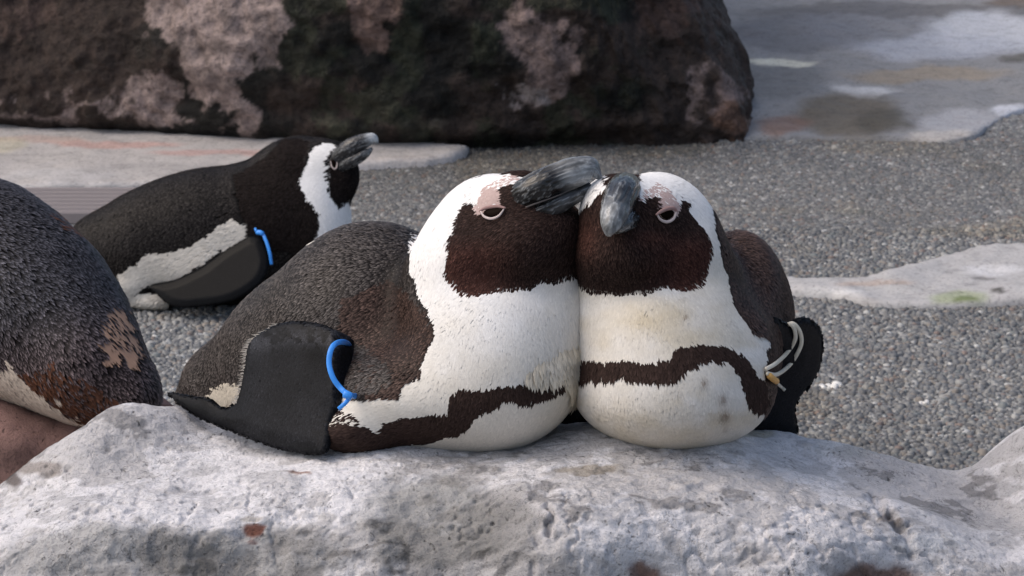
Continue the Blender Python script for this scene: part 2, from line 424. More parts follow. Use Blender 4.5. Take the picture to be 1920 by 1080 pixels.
# ------------------------------------------------------------------ the dark rockwork wall behind
def wall():
    b = np.vstack([[[-4.0, 6.75], [-2.5, 6.68]], gpoly([(-250, 252), (0, 250), (250, 262), (500, 282), (700, 288), (900, 286), (1100, 283), (1280, 276), (1380, 270), (1418, 264)]), [[.535, 6.76], [.55, 7.2], [.5, 8.2], [.2, 9.0]]])
    path = spline(b, 900)
    seg = np.hypot(*np.gradient(path, axis=0).T); L = np.concatenate([[0], np.cumsum(seg)[:-1]])
    s = np.concatenate([np.linspace(0, 2.2, 110), np.linspace(2.2, 5.3, 560)[1:], np.linspace(5.3, L[-1], 80)[1:]])
    path = np.stack([np.interp(s, L, path[:, k]) for k in (0, 1)], -1)
    T = np.gradient(path, axis=0); T /= np.hypot(*T.T)[:, None]; N = np.stack([T[:, 1], -T[:, 0]], -1)
    v = np.concatenate([np.linspace(-.02, .45, 95), np.linspace(.45, 1.05, 30)[1:], np.linspace(1.05, 1.06, 6)[1:]])
    inw = np.where(v > 1.04, (v - 1.04) / .02 * .8, 0)
    prof = .05 * smooth(0.0, .06, v) - .03 + .03 * smooth(.05, .2, v) - .10 * smooth(.15, 1.1, v)     # undercut foot, leaning back
    S, Vv = np.meshgrid(s, v, indexing='ij')
    q = np.stack([S, Vv, 0 * S], -1)
    prof = prof[None] * (1 - .75 * smooth(.2, .42, path[:, 0]))[:, None]
    off = prof - inw[None] + (.030 * (1 - .7 * smooth(.1, .4, path[:, 0]))[:, None]) * fbm(q * np.array([2.2, 3, 1]), 3, 41) + .013 * fbm(q * 9, 4, 45) + .007 * fbm(q * 34, 4, 48)
    V = np.stack([path[:, None, 0] + N[:, None, 0] * off, path[:, None, 1] + N[:, None, 1] * off, Vv - .0 + 0 * off], -1).reshape(-1, 3)
    V[:, 0] -= .50 * V[:, 2] * smooth(.10, .45, V[:, 0])
    px, py, _ = seen(V)
    q = np.stack([px / 42, py / 42, px * 0], -1); wx = px + fbm(q, 5, 61, .62) * 24; wy = py + fbm(q + 7, 5, 66, .62) * 24
    dark, mid = lin(36, 35, 33), lin(70, 59, 54); plast = lin(158, 142, 137)
    c = np.zeros((len(V), 3)) + dark
    br = smooth(-.05, .5, fbm(np.stack([px / 130, py / 90, px * 0], -1), 4, 71)) * .75
    br = np.maximum(br, .8 * smooth(330, 160, px)); br = np.maximum(br, .9 * smooth(1240, 1330, px))
    c = c * (1 - br[:, None]) + mid * br[:, None]
    gm = smooth(.1, .5, fbm(np.stack([px / 70, py / 60, px * 0 + 5], -1), 4, 75)) * smooth(450, 600, px) * smooth(1250, 1150, px)
    c = c * (1 - .7 * gm[:, None]) + .7 * gm[:, None] * lin(54, 58, 46)
    for poly, col, st in (
        ([(250, -60), (525, -60), (530, 95), (465, 108), (450, 140), (482, 245), (430, 238), (400, 180), (352, 165), (340, 90), (272, 52)], plast, .95),
        ([(-300, 170), (60, 200), (135, 192), (200, 196), (285, 148), (330, 168), (355, 232), (290, 228), (200, 214), (60, 214), (-300, 215)], plast * .95, .9),
        ([(940, 40), (992, 22), (1080, 72), (1066, 150), (1020, 192), (948, 202), (992, 150), (934, 104)], lin(142, 124, 119), .9),
        ([(945, 165), (1020, 158), (1030, 185), (950, 200)], lin(178, 168, 166), .8),
        ([(660, -40), (775, -40), (752, 48), (690, 92), (652, 42)], lin(132, 110, 102), .85),
        ([(-300, -60), (140, -60), (112, 46), (60, 50), (-300, 70)], lin(92, 76, 70), .7),
        ([(936, 55), (960, 45), (965, 105), (935, 108)], lin(150, 132, 127), .7),
        ([(1290, 140), (1320, 130), (1322, 230), (1296, 210)], lin(140, 124, 120), .8), ([(1345, 140), (1380, 150), (1396, 235), (1360, 225)], lin(140, 122, 117), .8),
        ([(1180, -40), (1310, -40), (1290, 60), (1200, 40)], lin(86, 68, 62), .7), ([(1355, 210), (1400, 205), (1425, 260), (1340, 265)], lin(128, 98, 82), .7),
        ([(590, 215), (640, 205), (640, 250), (600, 250)], lin(84, 84, 70), .6), ([(740, 225), (830, 220), (845, 250), (745, 252)], lin(86, 82, 72), .6)):
        dd = polydist(wx, wy, poly); a = (1 - smooth(-7, 7, dd)) * st; c = c * (1 - a[:, None]) + col * a[:, None]
    cav = smooth(.25, .6, fbm(np.stack([px / 30, py / 30, px * 0 + 2], -1), 3, 83)) * (1 - .0); c = c * (1 - .35 * cav[:, None])
    o = mesh('rock_wall', V, gridfaces(len(s), len(v)), M_WALL, cols=c)
    tag(o, 'dark algae stained rockwork wall with mauve bare patches across the back', 'wall')
wall()

# ------------------------------------------------------------------ foreground rock
TIL = math.radians(42); O_R = np.array([0, 2.38, .68])
E_S = np.array([0, -math.cos(TIL), -math.sin(TIL)]); E_N = np.array([0, -math.sin(TIL), math.cos(TIL)])
ctl = []
def cp(*a):
    for x, y, d in a: ctl.append(at(x, y, d))
# back rim (what lies beyond it falls away), crest, front face, foot
cp((-330, 1080, 2.52), (-150, 990, 2.55), (0, 912, 2.58), (70, 872, 2.60), (190, 812, 2.62), (240, 784, 2.63), (330, 786, 2.62), (450, 790, 2.62), (640, 800, 2.62), (850, 805, 2.62),
   (1100, 808, 2.60), (1250, 806, 2.60), (1430, 815, 2.61), (1500, 826, 2.62), (1600, 846, 2.63), (1700, 871, 2.64), (1745, 881, 2.65), (1830, 876, 2.72), (1925, 866, 2.78), (2200, 862, 2.84))
for x, y, d in ((70, 872, 2.60), (240, 784, 2.63), (450, 790, 2.62), (850, 805, 2.62), (1250, 806, 2.60), (1430, 815, 2.61), (1500, 826, 2.62), (1600, 846, 2.63), (1700, 871, 2.64), (1745, 881, 2.65), (1830, 876, 2.72), (1925, 866, 2.78), (2200, 862, 2.84)):
    p = at(x, y, d); ctl += [p + np.array([0, .05, -.034]), p + np.array([0, .14, -.12])]
cp((1500, 850, 2.56), (1600, 875, 2.565), (1700, 905, 2.57), (1800, 890, 2.62))
cp((344, 770, 2.605), (389, 797, 2.57), (454, 821, 2.535), (507, 839, 2.51), (555, 850, 2.488), (620, 850, 2.475), (850, 843, 2.49), (1000, 826, 2.50), (1250, 828, 2.475), (1420, 826, 2.53))
cp((-100, 1060, 2.44), (60, 930, 2.50), (250, 860, 2.51), (400, 940, 2.42), (200, 960, 2.41), (560, 890, 2.44), (760, 890, 2.43), (950, 900, 2.41), (1150, 900, 2.41), (1400, 900, 2.43), (1560, 905, 2.50), (1700, 960, 2.47), (1900, 940, 2.58))
cp((0, 1080, 2.40), (200, 990, 2.385), (400, 985, 2.385), (400, 1080, 2.375), (700, 1080, 2.36), (640, 960, 2.395), (900, 980, 2.365), (900, 1080, 2.345), (1100, 1080, 2.33), (1200, 1000, 2.35), (1450, 1000, 2.365), (1500, 1080, 2.35), (1700, 1080, 2.40), (1900, 1080, 2.44))
for x in (-330, 200, 700, 1200, 1700, 2200): cp((x, 1400, 2.42 + .03 * (x in (-330, 2200))), (x, 2000, 2.50), (x, 2700, 2.52))
ctl = np.array(ctl)
for x in (-.6, -.3, 0, .3, .6): ctl = np.vstack([ctl, [[x, 2.86, .48], [x, 3.2, .15], [x, 3.42, -.06]]])
cu, cs_ = ctl[:, 0], (ctl - O_R) @ E_S; cw = (ctl - O_R) @ E_N
def tps(r2): return np.where(r2 > 1e-12, r2 * np.log(np.maximum(r2, 1e-12)), 0)
nC = len(ctl); K = tps((cu[:, None] - cu) ** 2 + (cs_[:, None] - cs_) ** 2) + np.eye(nC) * 3e-5
A = np.zeros((nC + 3, nC + 3)); A[:nC, :nC] = K; A[:nC, nC:] = np.stack([np.ones(nC), cu, cs_], -1); A[nC:, :nC] = A[:nC, nC:].T
sol = np.linalg.solve(A, np.concatenate([cw, np.zeros(3)]))
def rock_w(u, s):
    r = sol[nC] + sol[nC + 1] * u + sol[nC + 2] * s
    for k in range(nC): r = r + sol[k] * tps((u - cu[k]) ** 2 + (s - cs_[k]) ** 2)
    return r
def rock():
    u = np.concatenate([np.linspace(-1.15, -.44, 90), np.linspace(-.44, .46, 600)[1:], np.linspace(.46, 1.15, 90)[1:]])
    s = np.concatenate([np.linspace(-.95, -.24, 70), np.linspace(-.24, .18, 320)[1:], np.linspace(.18, .62, 70)[1:]])
    U, S = np.meshgrid(u, s, indexing='ij'); W = rock_w(np.clip(U, -.50, .52), S) - 1.3 * np.clip(np.abs(U) - .52, 0, 1) ** 1.3 + .03 * fbm(np.stack([U * 5, S * 5, U * 0], -1), 3, 98) * smooth(.5, .6, np.abs(U))
    px, py, _ = seen(O_R + U[..., None] * RT + S[..., None] * E_S + W[..., None] * E_N)
    q = np.stack([U, S, W * 0], -1)
    low = smooth(870, 960, py)                                                # rougher below the crest
    front = smooth(880, 1000, py)
    n = .0038 * fbm(q * 10, 4, 101) * (.3 + low) - .0028 * (1 - smooth(0, .13, np.abs(fbm(q * 13 + 3, 5, 161, .6)))) * (.15 + low) * smooth(-.1, .5, fbm(q * 6, 2, 165)) + .0028 * fbm(q * 45, 4, 105) * (.45 + .55 * low) * (1 - .45 * smooth(1000, 1150, px)) + .0013 * fbm(q * np.array([110, 190, 1]), 3, 109)
    # weathered flakes: terraced noise
    t = fbm(q * np.array([16, 26, 1]), 5, 113, .6); ter = np.floor(t * 4) / 4 + smooth(.0, .3, (t * 4) % 1) / 4
    n += .0036 * (ter - t * .75) * (.35 + .75 * smooth(.0, .5, fbm(q * 5 + 2, 2, 117)))
    # crumbly strip and bumps along the crest's right half
    m = np.exp(-((px - 1230) / 130) ** 2 - ((py - (905 + (px - 1230) * .12)) / 18) ** 2); n += m * .0045 * fbm(q * 70, 3, 121)
    m = np.exp(-((px - 1040) / 60) ** 2 - ((py - 1035) / 40) ** 2); n += m * .007 * np.abs(fbm(q * 40, 3, 125))
    m = np.exp(-((px - 340) / 70) ** 2 - ((py - 905) / 12) ** 2); n += m * .004 * fbm(q * 60, 3, 128)
    # small cracks
    for (x0, y0, x1, y1, dp, wd) in ((1640, 935, 1690, 990, .012, 8), (1690, 990, 1712, 1040, .006, 6), (1030, 960, 1035, 1010, .008, 5), (985, 985, 1030, 1060, .003, 3), (120, 880, 60, 900, .005, 6), (505, 960, 520, 1070, .0025, 3), (985, 975, 1060, 940, .003, 5)):
        nz = fbm(np.stack([px / 18, py / 18, px * 0], -1), 3, 131) * 9
        tt = np.clip(((px - x0) * (x1 - x0) + (py - y0) * (y1 - y0)) / ((x1 - x0) ** 2 + (y1 - y0) ** 2), 0, 1)
        dd = np.hypot(px + nz - x0 - tt * (x1 - x0), py - y0 - tt * (y1 - y0)); n -= dp * np.exp(-(dd / wd) ** 2)
    # pits on the front face
    for cell, dep, den, sd_ in ((.0080, .0036, .40, 3), (.0050, .0022, .3, 9)):
        iu, is_ = np.floor(U / cell), np.floor(S / cell); best = np.zeros_like(U)
        for a in (-1, 0, 1):
            for b in (-1, 0, 1):
                ju, js = (iu + a).astype(int), (is_ + b).astype(int); z0 = np.zeros_like(ju)
                h1, h2, h3, h4 = (hsh(ju, js, z0, sd_ + k) for k in range(4))
                r = np.hypot(U - (ju + h1) * cell, S - (js + h2) * cell) / (cell * (.12 + .26 * h4))
                best = np.maximum(best, (h3 < den) * (1 - smooth(.5, 1.0, r)))
        n -= dep * best * (.12 + front * smooth(-.3, .25, fbm(q * 7 + 1, 3, 141))) * (1 - .7 * smooth(1000, 1120, px))
    # the two brown bays at the lower edge and the rusty hole
    for cx, cy, rx, ry, dp in ((1215, 1075, 45, 26, .012), (1640, 1080, 85, 38, .02), (458, 993, 20, 10, .006), (560, 880, 26, 6, .003)):
        n -= dp * np.exp(-((px - cx) / rx) ** 2 - ((py - cy) / ry) ** 2)
    for poly, tilt in (([(60, 1100), (120, 1035), (195, 988), (300, 984), (400, 981), (450, 990), (520, 1010), (560, 1100)], .42), ([(620, 1200), (700, 960), (740, 900), (840, 872), (930, 882), (1000, 925), (1010, 1010), (990, 1200)], .30), ([(1000, 1300), (1010, 1030), (1100, 1010), (1180, 1050), (1180, 1300)], .15)):
        wx = px + 14 * fbm(q * 30, 4, 151); wy = py + 10 * fbm(q * 30 + 5, 4, 155)
        n -= tilt * np.clip(-polydist(wx.ravel(), wy.ravel(), poly).reshape(px.shape), 0, 90) * 2.4 / FPX
    W = W + n
    V = (O_R + U[..., None] * RT + S[..., None] * E_S + W[..., None] * E_N).reshape(-1, 3)
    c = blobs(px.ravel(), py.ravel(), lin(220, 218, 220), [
        (200, 1040, 230, 60, lin(160, 159, 158), .8), (460, 1040, 220, 55, lin(152, 151, 150), .85), (820, 980, 150, 100, lin(150, 149, 147), .9), (960, 990, 60, 90, lin(150, 149, 148), .7),  # shade of the downturned front faces, painted in as grey
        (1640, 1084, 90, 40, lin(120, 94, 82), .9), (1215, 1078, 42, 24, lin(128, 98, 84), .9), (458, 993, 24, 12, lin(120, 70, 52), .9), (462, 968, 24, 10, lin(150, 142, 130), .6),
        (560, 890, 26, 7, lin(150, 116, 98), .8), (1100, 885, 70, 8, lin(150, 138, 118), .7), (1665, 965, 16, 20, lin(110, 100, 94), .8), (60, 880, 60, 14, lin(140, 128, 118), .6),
        (500, 830, 120, 26, lin(168, 168, 172), .5), (1410, 818, 40, 8, lin(165, 160, 138), .6), (1100, 1060, 100, 60, lin(196, 195, 197), .5), (1780, 1000, 150, 60, lin(176, 178, 183), .5),  # first patch: soft bluish shade under the spread flipper, painted in
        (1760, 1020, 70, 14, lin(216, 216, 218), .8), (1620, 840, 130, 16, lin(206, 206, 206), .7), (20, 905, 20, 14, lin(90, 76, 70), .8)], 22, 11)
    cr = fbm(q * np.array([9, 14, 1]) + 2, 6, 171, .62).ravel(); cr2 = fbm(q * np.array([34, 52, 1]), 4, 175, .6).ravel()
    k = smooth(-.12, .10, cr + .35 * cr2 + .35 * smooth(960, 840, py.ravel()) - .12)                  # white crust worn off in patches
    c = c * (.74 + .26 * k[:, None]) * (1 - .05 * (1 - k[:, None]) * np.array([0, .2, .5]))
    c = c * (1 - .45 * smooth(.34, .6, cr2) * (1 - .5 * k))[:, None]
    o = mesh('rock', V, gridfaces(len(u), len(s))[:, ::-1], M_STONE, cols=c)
    tag(o, 'big pale grey weathered rock under the two cuddling penguins', 'rock')
rock()

def boulder():
    n1, n2 = 90, 60; th = np.linspace(0, 2 * math.pi, n1, endpoint=False); ph = np.linspace(.02, math.pi - .02, n2)
    T, P = np.meshgrid(th, ph, indexing='ij'); D = np.stack([np.sin(P) * np.cos(T), np.sin(P) * np.sin(T), np.cos(P)], -1)
    R = 1 + .10 * fbm(D * 2.1, 4, 151) + .02 * fbm(D * 14, 4, 155)
    ctr = at(-20, 1000, 2.98); V = (ctr + D * R[..., None] * np.array([.24, .22, .155])).reshape(-1, 3)
    c = lin(124, 98, 92) * np.clip(1 + .35 * fbm(D * 6, 4, 158), .5, 1.5)[..., None]
    o = mesh('boulder', V, gridfaces(n1, n2, True)[:, ::-1], M_STONE, cols=c.reshape(-1, 3))
    tag(o, 'pinkish brown boulder beneath the cropped penguin at the left edge', 'boulder')
boulder()

# ------------------------------------------------------------------ penguins
DK = lin(29, 26, 25); WH = np.array([.77, .76, .745]); CREAM = np.array([.66, .60, .50])

class Bird:
    """body as one smooth solid grown from ellipsoids, feathers laid over it"""
    def __init__(s, name, label, base, group):
        s.root = thing(name, label, 'penguin', base, group); s.prims = []
    def ell(s, x, y, d, rx, ry, rz, k=.03, rot=0):
        """ellipsoid: centre pixel + distance, half axes in pixels (rx, ry) and metres in depth (rz), rot in degrees"""
        m = d / FPX; s.prims.append((at(x, y, d), rx * m, ry * m, rz, k, math.radians(rot)))
    def solid(s, h):
        lo = np.min([p[0] - max(p[1:4]) * 1.1 for p in s.prims], 0) - 4 * h; hi = np.max([p[0] + max(p[1:4]) * 1.1 for p in s.prims], 0) + 4 * h
        n = np.ceil((hi - lo) / h).astype(int); ax = [lo[k] + np.arange(n[k]) * h for k in range(3)]
        G = np.stack(np.meshgrid(*ax, indexing='ij'), -1).astype(np.float32); F = None
        for c, rx, ry, rz, k, rot in s.prims:
            v = G - c.astype(np.float32); a = v @ RT.astype(np.float32); b = v @ UP.astype(np.float32); e = v @ FW.astype(np.float32)
            a, b = a * math.cos(rot) + b * math.sin(rot), -a * math.sin(rot) + b * math.cos(rot)
            k0 = np.sqrt((a / rx) ** 2 + (b / ry) ** 2 + (e / rz) ** 2) + 1e-6; k1 = np.sqrt((a / rx ** 2) ** 2 + (b / ry ** 2) ** 2 + (e / rz ** 2) ** 2) + 1e-6
            f = k0 * (k0 - 1) / k1
            if F is None: F = f
            else:
                hh = np.clip(.5 + .5 * (F - f) / k, 0, 1); F = F * (1 - hh) + f * hh - k * hh * (1 - hh)
        V, Q = nets(F.astype(float), lo, h)
        for _ in range(3):                                                   # relax
            e = np.concatenate([Q[:, [0, 1]], Q[:, [1, 2]], Q[:, [2, 3]], Q[:, [3, 0]]]); acc = np.zeros_like(V); cnt = np.zeros(len(V))
            np.add.at(acc, e[:, 0], V[e[:, 1]]); np.add.at(cnt, e[:, 0], 1); np.add.at(acc, e[:, 1], V[e[:, 0]]); np.add.at(cnt, e[:, 1], 1)
            V = V * .4 + .6 * acc / cnt[:, None]
        s.V, s.Q = V, Q; s.N = vnormals(V, Q)
        s.px, s.py, s.pd = seen(V)
    def front(s, x, y, lift=0.0, rad=9):
        """nearest point of the body along the sight line of pixel x, y"""
        m = np.hypot(s.px - x, s.py - y) < rad
        return at(x, y, (s.pd[m].min() if m.any() else s.pd.mean()) - lift)

def classify(P, N, px, py, layers, default, backclass, jit):
    """plumage class of each point, from outlines in the bird's front view"""
    n = len(P); q = P * 90; jx = fbm(q, 3, 5) * jit; jy = fbm(q + 31, 3, 9) * jit
    x, y = px + jx, py + jy; cls = np.full(n, default)
    for ly in layers:
        m = inpoly(x, y, ly[1])
        if len(ly) > 2: m &= rng.random(n) < ly[2]
        cls[m] = ly[0]
    f = -np.einsum('ij,ij->i', N, (P - EYE) / np.linalg.norm(P - EYE, axis=1, keepdims=True))
    far = (f < -.12) & (N[:, 2] > -.25) & ~((N[:, 0] > .45) & (N[:, 2] < .5) & (backclass == 'x')); cls[far & (default != 11)] = 0
    return cls, f

# plumage classes: colour, tip colour, length, width, lift, density share, body-normal share, colour jitter
CL = {0: (lin(25, 22, 21), lin(104, 98, 95),   .0078, .0025, .12, .8, .35, .25),        # back; worn pale tips double as painted glints
      1: (WH, WH, .0060, .0019, .05, 1.0, .86, .045),                      # white
      2: (lin(36, 27, 25), lin(64, 49, 44), .0044, .0013, .09, 1.0, .5, .32),   # dark face
      3: (lin(178, 157, 152), lin(184, 164, 159), .0046, .0024, .055, 1.0, .9, .05),     # bare skin
      4: (lin(48, 37, 34), lin(64, 51, 46), .0066, .0020, .10, 1.0, .65, .2),    # breast band
      5: (WH * np.array([.94, .89, .80]), WH * np.array([.98, .95, .88]), .0120, .0036, .18, .45, .5, .10),           # ruffled cream feathers
      6: (lin(36, 27, 24), lin(96, 78, 71), .0072, .0024, .14, .8, .35, .28),    # brown back
      7: (lin(176, 142, 120), lin(182, 150, 128), .006, .002, .02, .3, .9, .06),  # tan bare patch
      8: (lin(70, 46, 36), lin(104, 72, 56), .010, .003, .16, .7, .45, .2),      # rust
      9: (lin(206, 200, 190), lin(210, 205, 196), .0085, .0026, .14, .8, .65, .08),   # soft off-white flank
      10: (lin(19, 18, 19), lin(104, 102, 108), .0092, .0025, .13, .8, .35, .3),  # wet black back; its glints are painted in as pale tips
      11: (lin(21, 22, 25), lin(42, 43, 47), .0042, .0034, .05, 1.0, .75, .18)}   # wet black back

def plume(b, layers, default, n, flow, scale=1.0, backclass='x', tint=None, jit=4, skin=True):
    V, Q, N = b.V, b.Q, b.N
    cls, _ = classify(V, N, b.px, b.py, layers, default, backclass, jit * .5)
    col = np.array([CL[k][0] for k in range(len(CL))])[cls]
    if tint is not None: col = col * tint(b.px, b.py, cls)
    body = mesh('body', V, Q, M_SKIN, b.root, cols=col) if skin else None
    T = np.vstack([Q[:, [0, 1, 2]], Q[:, [0, 2, 3]]]); ar = np.linalg.norm(np.cross(V[T[:, 1]] - V[T[:, 0]], V[T[:, 2]] - V[T[:, 0]]), axis=1)
    fc = V[T].mean(1); fn = N[T].mean(1); fx = -np.einsum('ij,ij->i', fn, (fc - EYE) / np.linalg.norm(fc - EYE, axis=1, keepdims=True))
    wt = ar * np.where(fx > -.2, 1.0, .22)
    ti = rng.choice(len(T), n, p=wt / wt.sum()); r1 = np.sqrt(rng.random(n)); r2 = rng.random(n)
    ba = np.stack([1 - r1, r1 * (1 - r2), r1 * r2], -1)
    P = np.einsum('ij,ijk->ik', ba, V[T[ti]]); Nn = np.einsum('ij,ijk->ik', ba, N[T[ti]]); Nn /= np.linalg.norm(Nn, axis=1, keepdims=True)
    px, py, _ = seen(P); cls, _ = classify(P, Nn, px, py, layers, default, backclass, jit)
    par = [np.array([CL[k][j] for k in range(len(CL))]) for j in range(8)]
    keep = rng.random(n) < par[5][cls]; P, Nn, px, py, cls = P[keep], Nn[keep], px[keep], py[keep], cls[keep]; n = len(P)
    fl = np.array(flow, float); w_ = 1 / (((px[:, None] - fl[:, 0]) ** 2 + (py[:, None] - fl[:, 1]) ** 2) / 1600 + .15) ** 1.5
    dx, dy = (w_ * fl[:, 2]).sum(1), (w_ * fl[:, 3]).sum(1)
    a = np.arctan2(dy, dx) + rng.normal(0, .16, n) + .25 * fbm(P * 55, 2, 77)
    D = np.cos(a)[:, None] * RT - np.sin(a)[:, None] * UP + .25 * FW
    t = D - Nn * np.einsum('ij,ij->i', D, Nn)[:, None]; t /= np.linalg.norm(t, axis=1, keepdims=True) + 1e-9
    sd_ = np.cross(t, Nn)
    L = par[2][cls] * scale * rng.uniform(.75, 1.25, n); W = par[3][cls] * scale * rng.uniform(.8, 1.2, n) * .5
    lift = par[4][cls] * rng.uniform(.4, 1.5, n) * (1 + .6 * fbm(P * 40, 2, 88)); lift = np.maximum(lift, .01)
    ax = t * np.cos(lift)[:, None] + Nn * np.sin(lift)[:, None]; up = Nn * np.cos(lift)[:, None] - t * np.sin(lift)[:, None]
    root = P - Nn * .00005; mid = root + ax * (L * .55)[:, None]
    Vf = np.stack([root, mid - sd_ * W[:, None], mid + sd_ * W[:, None], mid + up * (W * .45)[:, None], root + ax * L[:, None] - up * (W * .12)[:, None]], 1)
    mix = par[6][cls][:, None]
    nr = [mix * Nn + (1 - mix) * k for k in (up, up - .8 * sd_, up + .8 * sd_, up, up + .3 * ax)]
    nr = np.stack([v / np.linalg.norm(v, axis=1, keepdims=True) for v in nr], 1)
    c0, c1 = par[0][cls], par[1][cls]; var = np.exp(rng.normal(0, 1, n) * par[7][cls])[:, None]
    if tint is not None: tn = tint(px, py, cls); c0, c1 = c0 * tn, c1 * tn
    c0, c1 = c0 * var, c1 * var; cm = c0 * .92 + c1 * .08
    C = np.stack([c0, cm, cm, cm, c1], 1)
    o5 = np.arange(n)[:, None] * 5
    def part(sel, name, mat):
        k = np.nonzero(sel)[0]; m = len(k)
        if not m: return
        o = (np.arange(m) * 5)[:, None, None]; F = (np.array([[0, 3, 1], [0, 2, 3], [1, 3, 4], [3, 2, 4]])[None] + o).reshape(-1, 3)
        ob = (mesh if skin else sub)(name, Vf[k].reshape(-1, 3), F, mat, b.root if skin else b.part, cols=np.clip(C[k], 0, .9).reshape(-1, 3), normals=nr[k].reshape(-1, 3)); ob['kind'] = 'stuff'
    dk = np.isin(cls, (0, 6, 10, 8, 11))
    part(dk, 'dark_plumage' if skin else 'scale_feathers', M_DARKF); part(~dk, 'pale_plumage', M_FEATHER)
    return body

def puff(poly, depth, thick, h=.0022, round_=.004, bend=None):
    """a thin rounded solid with the given outline (pixels), its middle at distance depth(x, y)"""
    poly = np.asarray(poly, float); d0 = float(np.mean(depth(poly[:, 0], poly[:, 1]))); m = d0 / FPX
    q = (poly - poly.mean(0)) * m; lo = np.array([q[:, 0].min(), q[:, 1].min(), -thick]) - 3 * h; hi = np.array([q[:, 0].max(), q[:, 1].max(), thick]) + 3 * h
    n = np.ceil((hi - lo) / h).astype(int); hw = np.array([h, h, h * .6]); n[2] = int(math.ceil((hi[2] - lo[2]) / hw[2]))
    X, Y = np.meshgrid(lo[0] + np.arange(n[0]) * h, lo[1] + np.arange(n[1]) * h, indexing='ij'); s2 = polydist(X.ravel(), Y.ravel(), q).reshape(X.shape)
    Z = lo[2] + np.arange(n[2]) * hw[2]; dep = np.clip(-s2, 0, None); prof = np.minimum(1, .35 + dep / .02)
    f1 = s2[..., None] + 0 * Z; f2 = np.abs(Z)[None, None] - thick * prof[..., None]
    k = round_; hh = np.clip(.5 - .5 * (f1 - f2) / k, 0, 1); F = f1 * (1 - hh) + f2 * hh + k * hh * (1 - hh)
    V, Q = nets(F, np.zeros(3), 1.0); V = V * hw + lo
    px, py = V[:, 0] / m + poly[:, 0].mean(), V[:, 1] / m + poly[:, 1].mean(); d = depth(px, py) + V[:, 2]
    return at(px, py, d), Q[:, ::-1] if False else Q, px, py

def fixwind(V, Q):
    c = V[Q].mean(1); n = np.cross(V[Q[:, 2]] - V[Q[:, 0]], V[Q[:, 3]] - V[Q[:, 1]]); vol = np.einsum('ij,ij->i', c - V.mean(0), n).sum()
    return Q if vol > 0 else Q[:, ::-1]

def plane3(a, b, c):
    A_ = np.array([[a[0], a[1], 1], [b[0], b[1], 1], [c[0], c[1], 1]], float); k = np.linalg.solve(A_, [a[2], b[2], c[2]])
    return lambda x, y: k[0] * x + k[1] * y + k[2]

def poly_area(p):
    p = np.asarray(p, float); q = np.roll(p, -1, 0); return .5 * (p[:, 0] * q[:, 1] - q[:, 0] * p[:, 1])

def flipper(b, poly, depth, thick, col, fringe=None, amp=0.0, flow=((0, 0, -1, .2),), tint=None):
    P = spline(np.vstack([poly, poly[:1]]), len(poly) * 5)[:-1]
    dep = (lambda x, y: depth(x, y) + amp * np.sin(x / 45.0) * .4) if amp else depth
    V, Q, px, py = puff(P, dep, thick); Q = fixwind(V, Q)
    c = col * np.clip(1 + .25 * fbm(V * 60, 4, 201), .6, 1.5)[:, None]
    o = mesh('flipper', V, Q, M_FLIP, b.root, cols=c)
    class Skin: pass
    k = Skin(); k.root = b.root; k.part = o; k.V, k.Q, k.N = V, Q, vnormals(V, Q); k.px, k.py, k.pd = seen(V)
    area = np.abs(np.sum(poly_area(poly))) * (float(np.mean(k.pd)) / FPX) ** 2
    plume(k, [], 11, int(area * 1300000), flow, skin=False, tint=tint)
    if fringe is not None:
        fr = spline(fringe, 130); nv = []; nf = []
        for k, (x, y) in enumerate(fr):
            if rng.random() < .15: continue
            p = at(x + rng.uniform(-2, 2), y + rng.uniform(-2, 2), float(depth(x, y)) - thick * .55)
            L = rng.uniform(.0025, .006); ang = math.pi + rng.normal(.2, .35); dr = math.cos(ang) * RT + math.sin(ang) * UP * .6; w0 = np.cross(dr, FW) * .0005
            i = len(nv); nv += [p - w0 - dr * .002, p + w0 - dr * .002, p + dr * L - FW * .001]; nf.append([i, i + 1, i + 2])
        sub('trailing_fringe', nv, np.array(nf), M_FEATHER, o, cols=np.tile(lin(205, 196, 182), (len(nv), 1)))['kind'] = 'stuff'
    return o

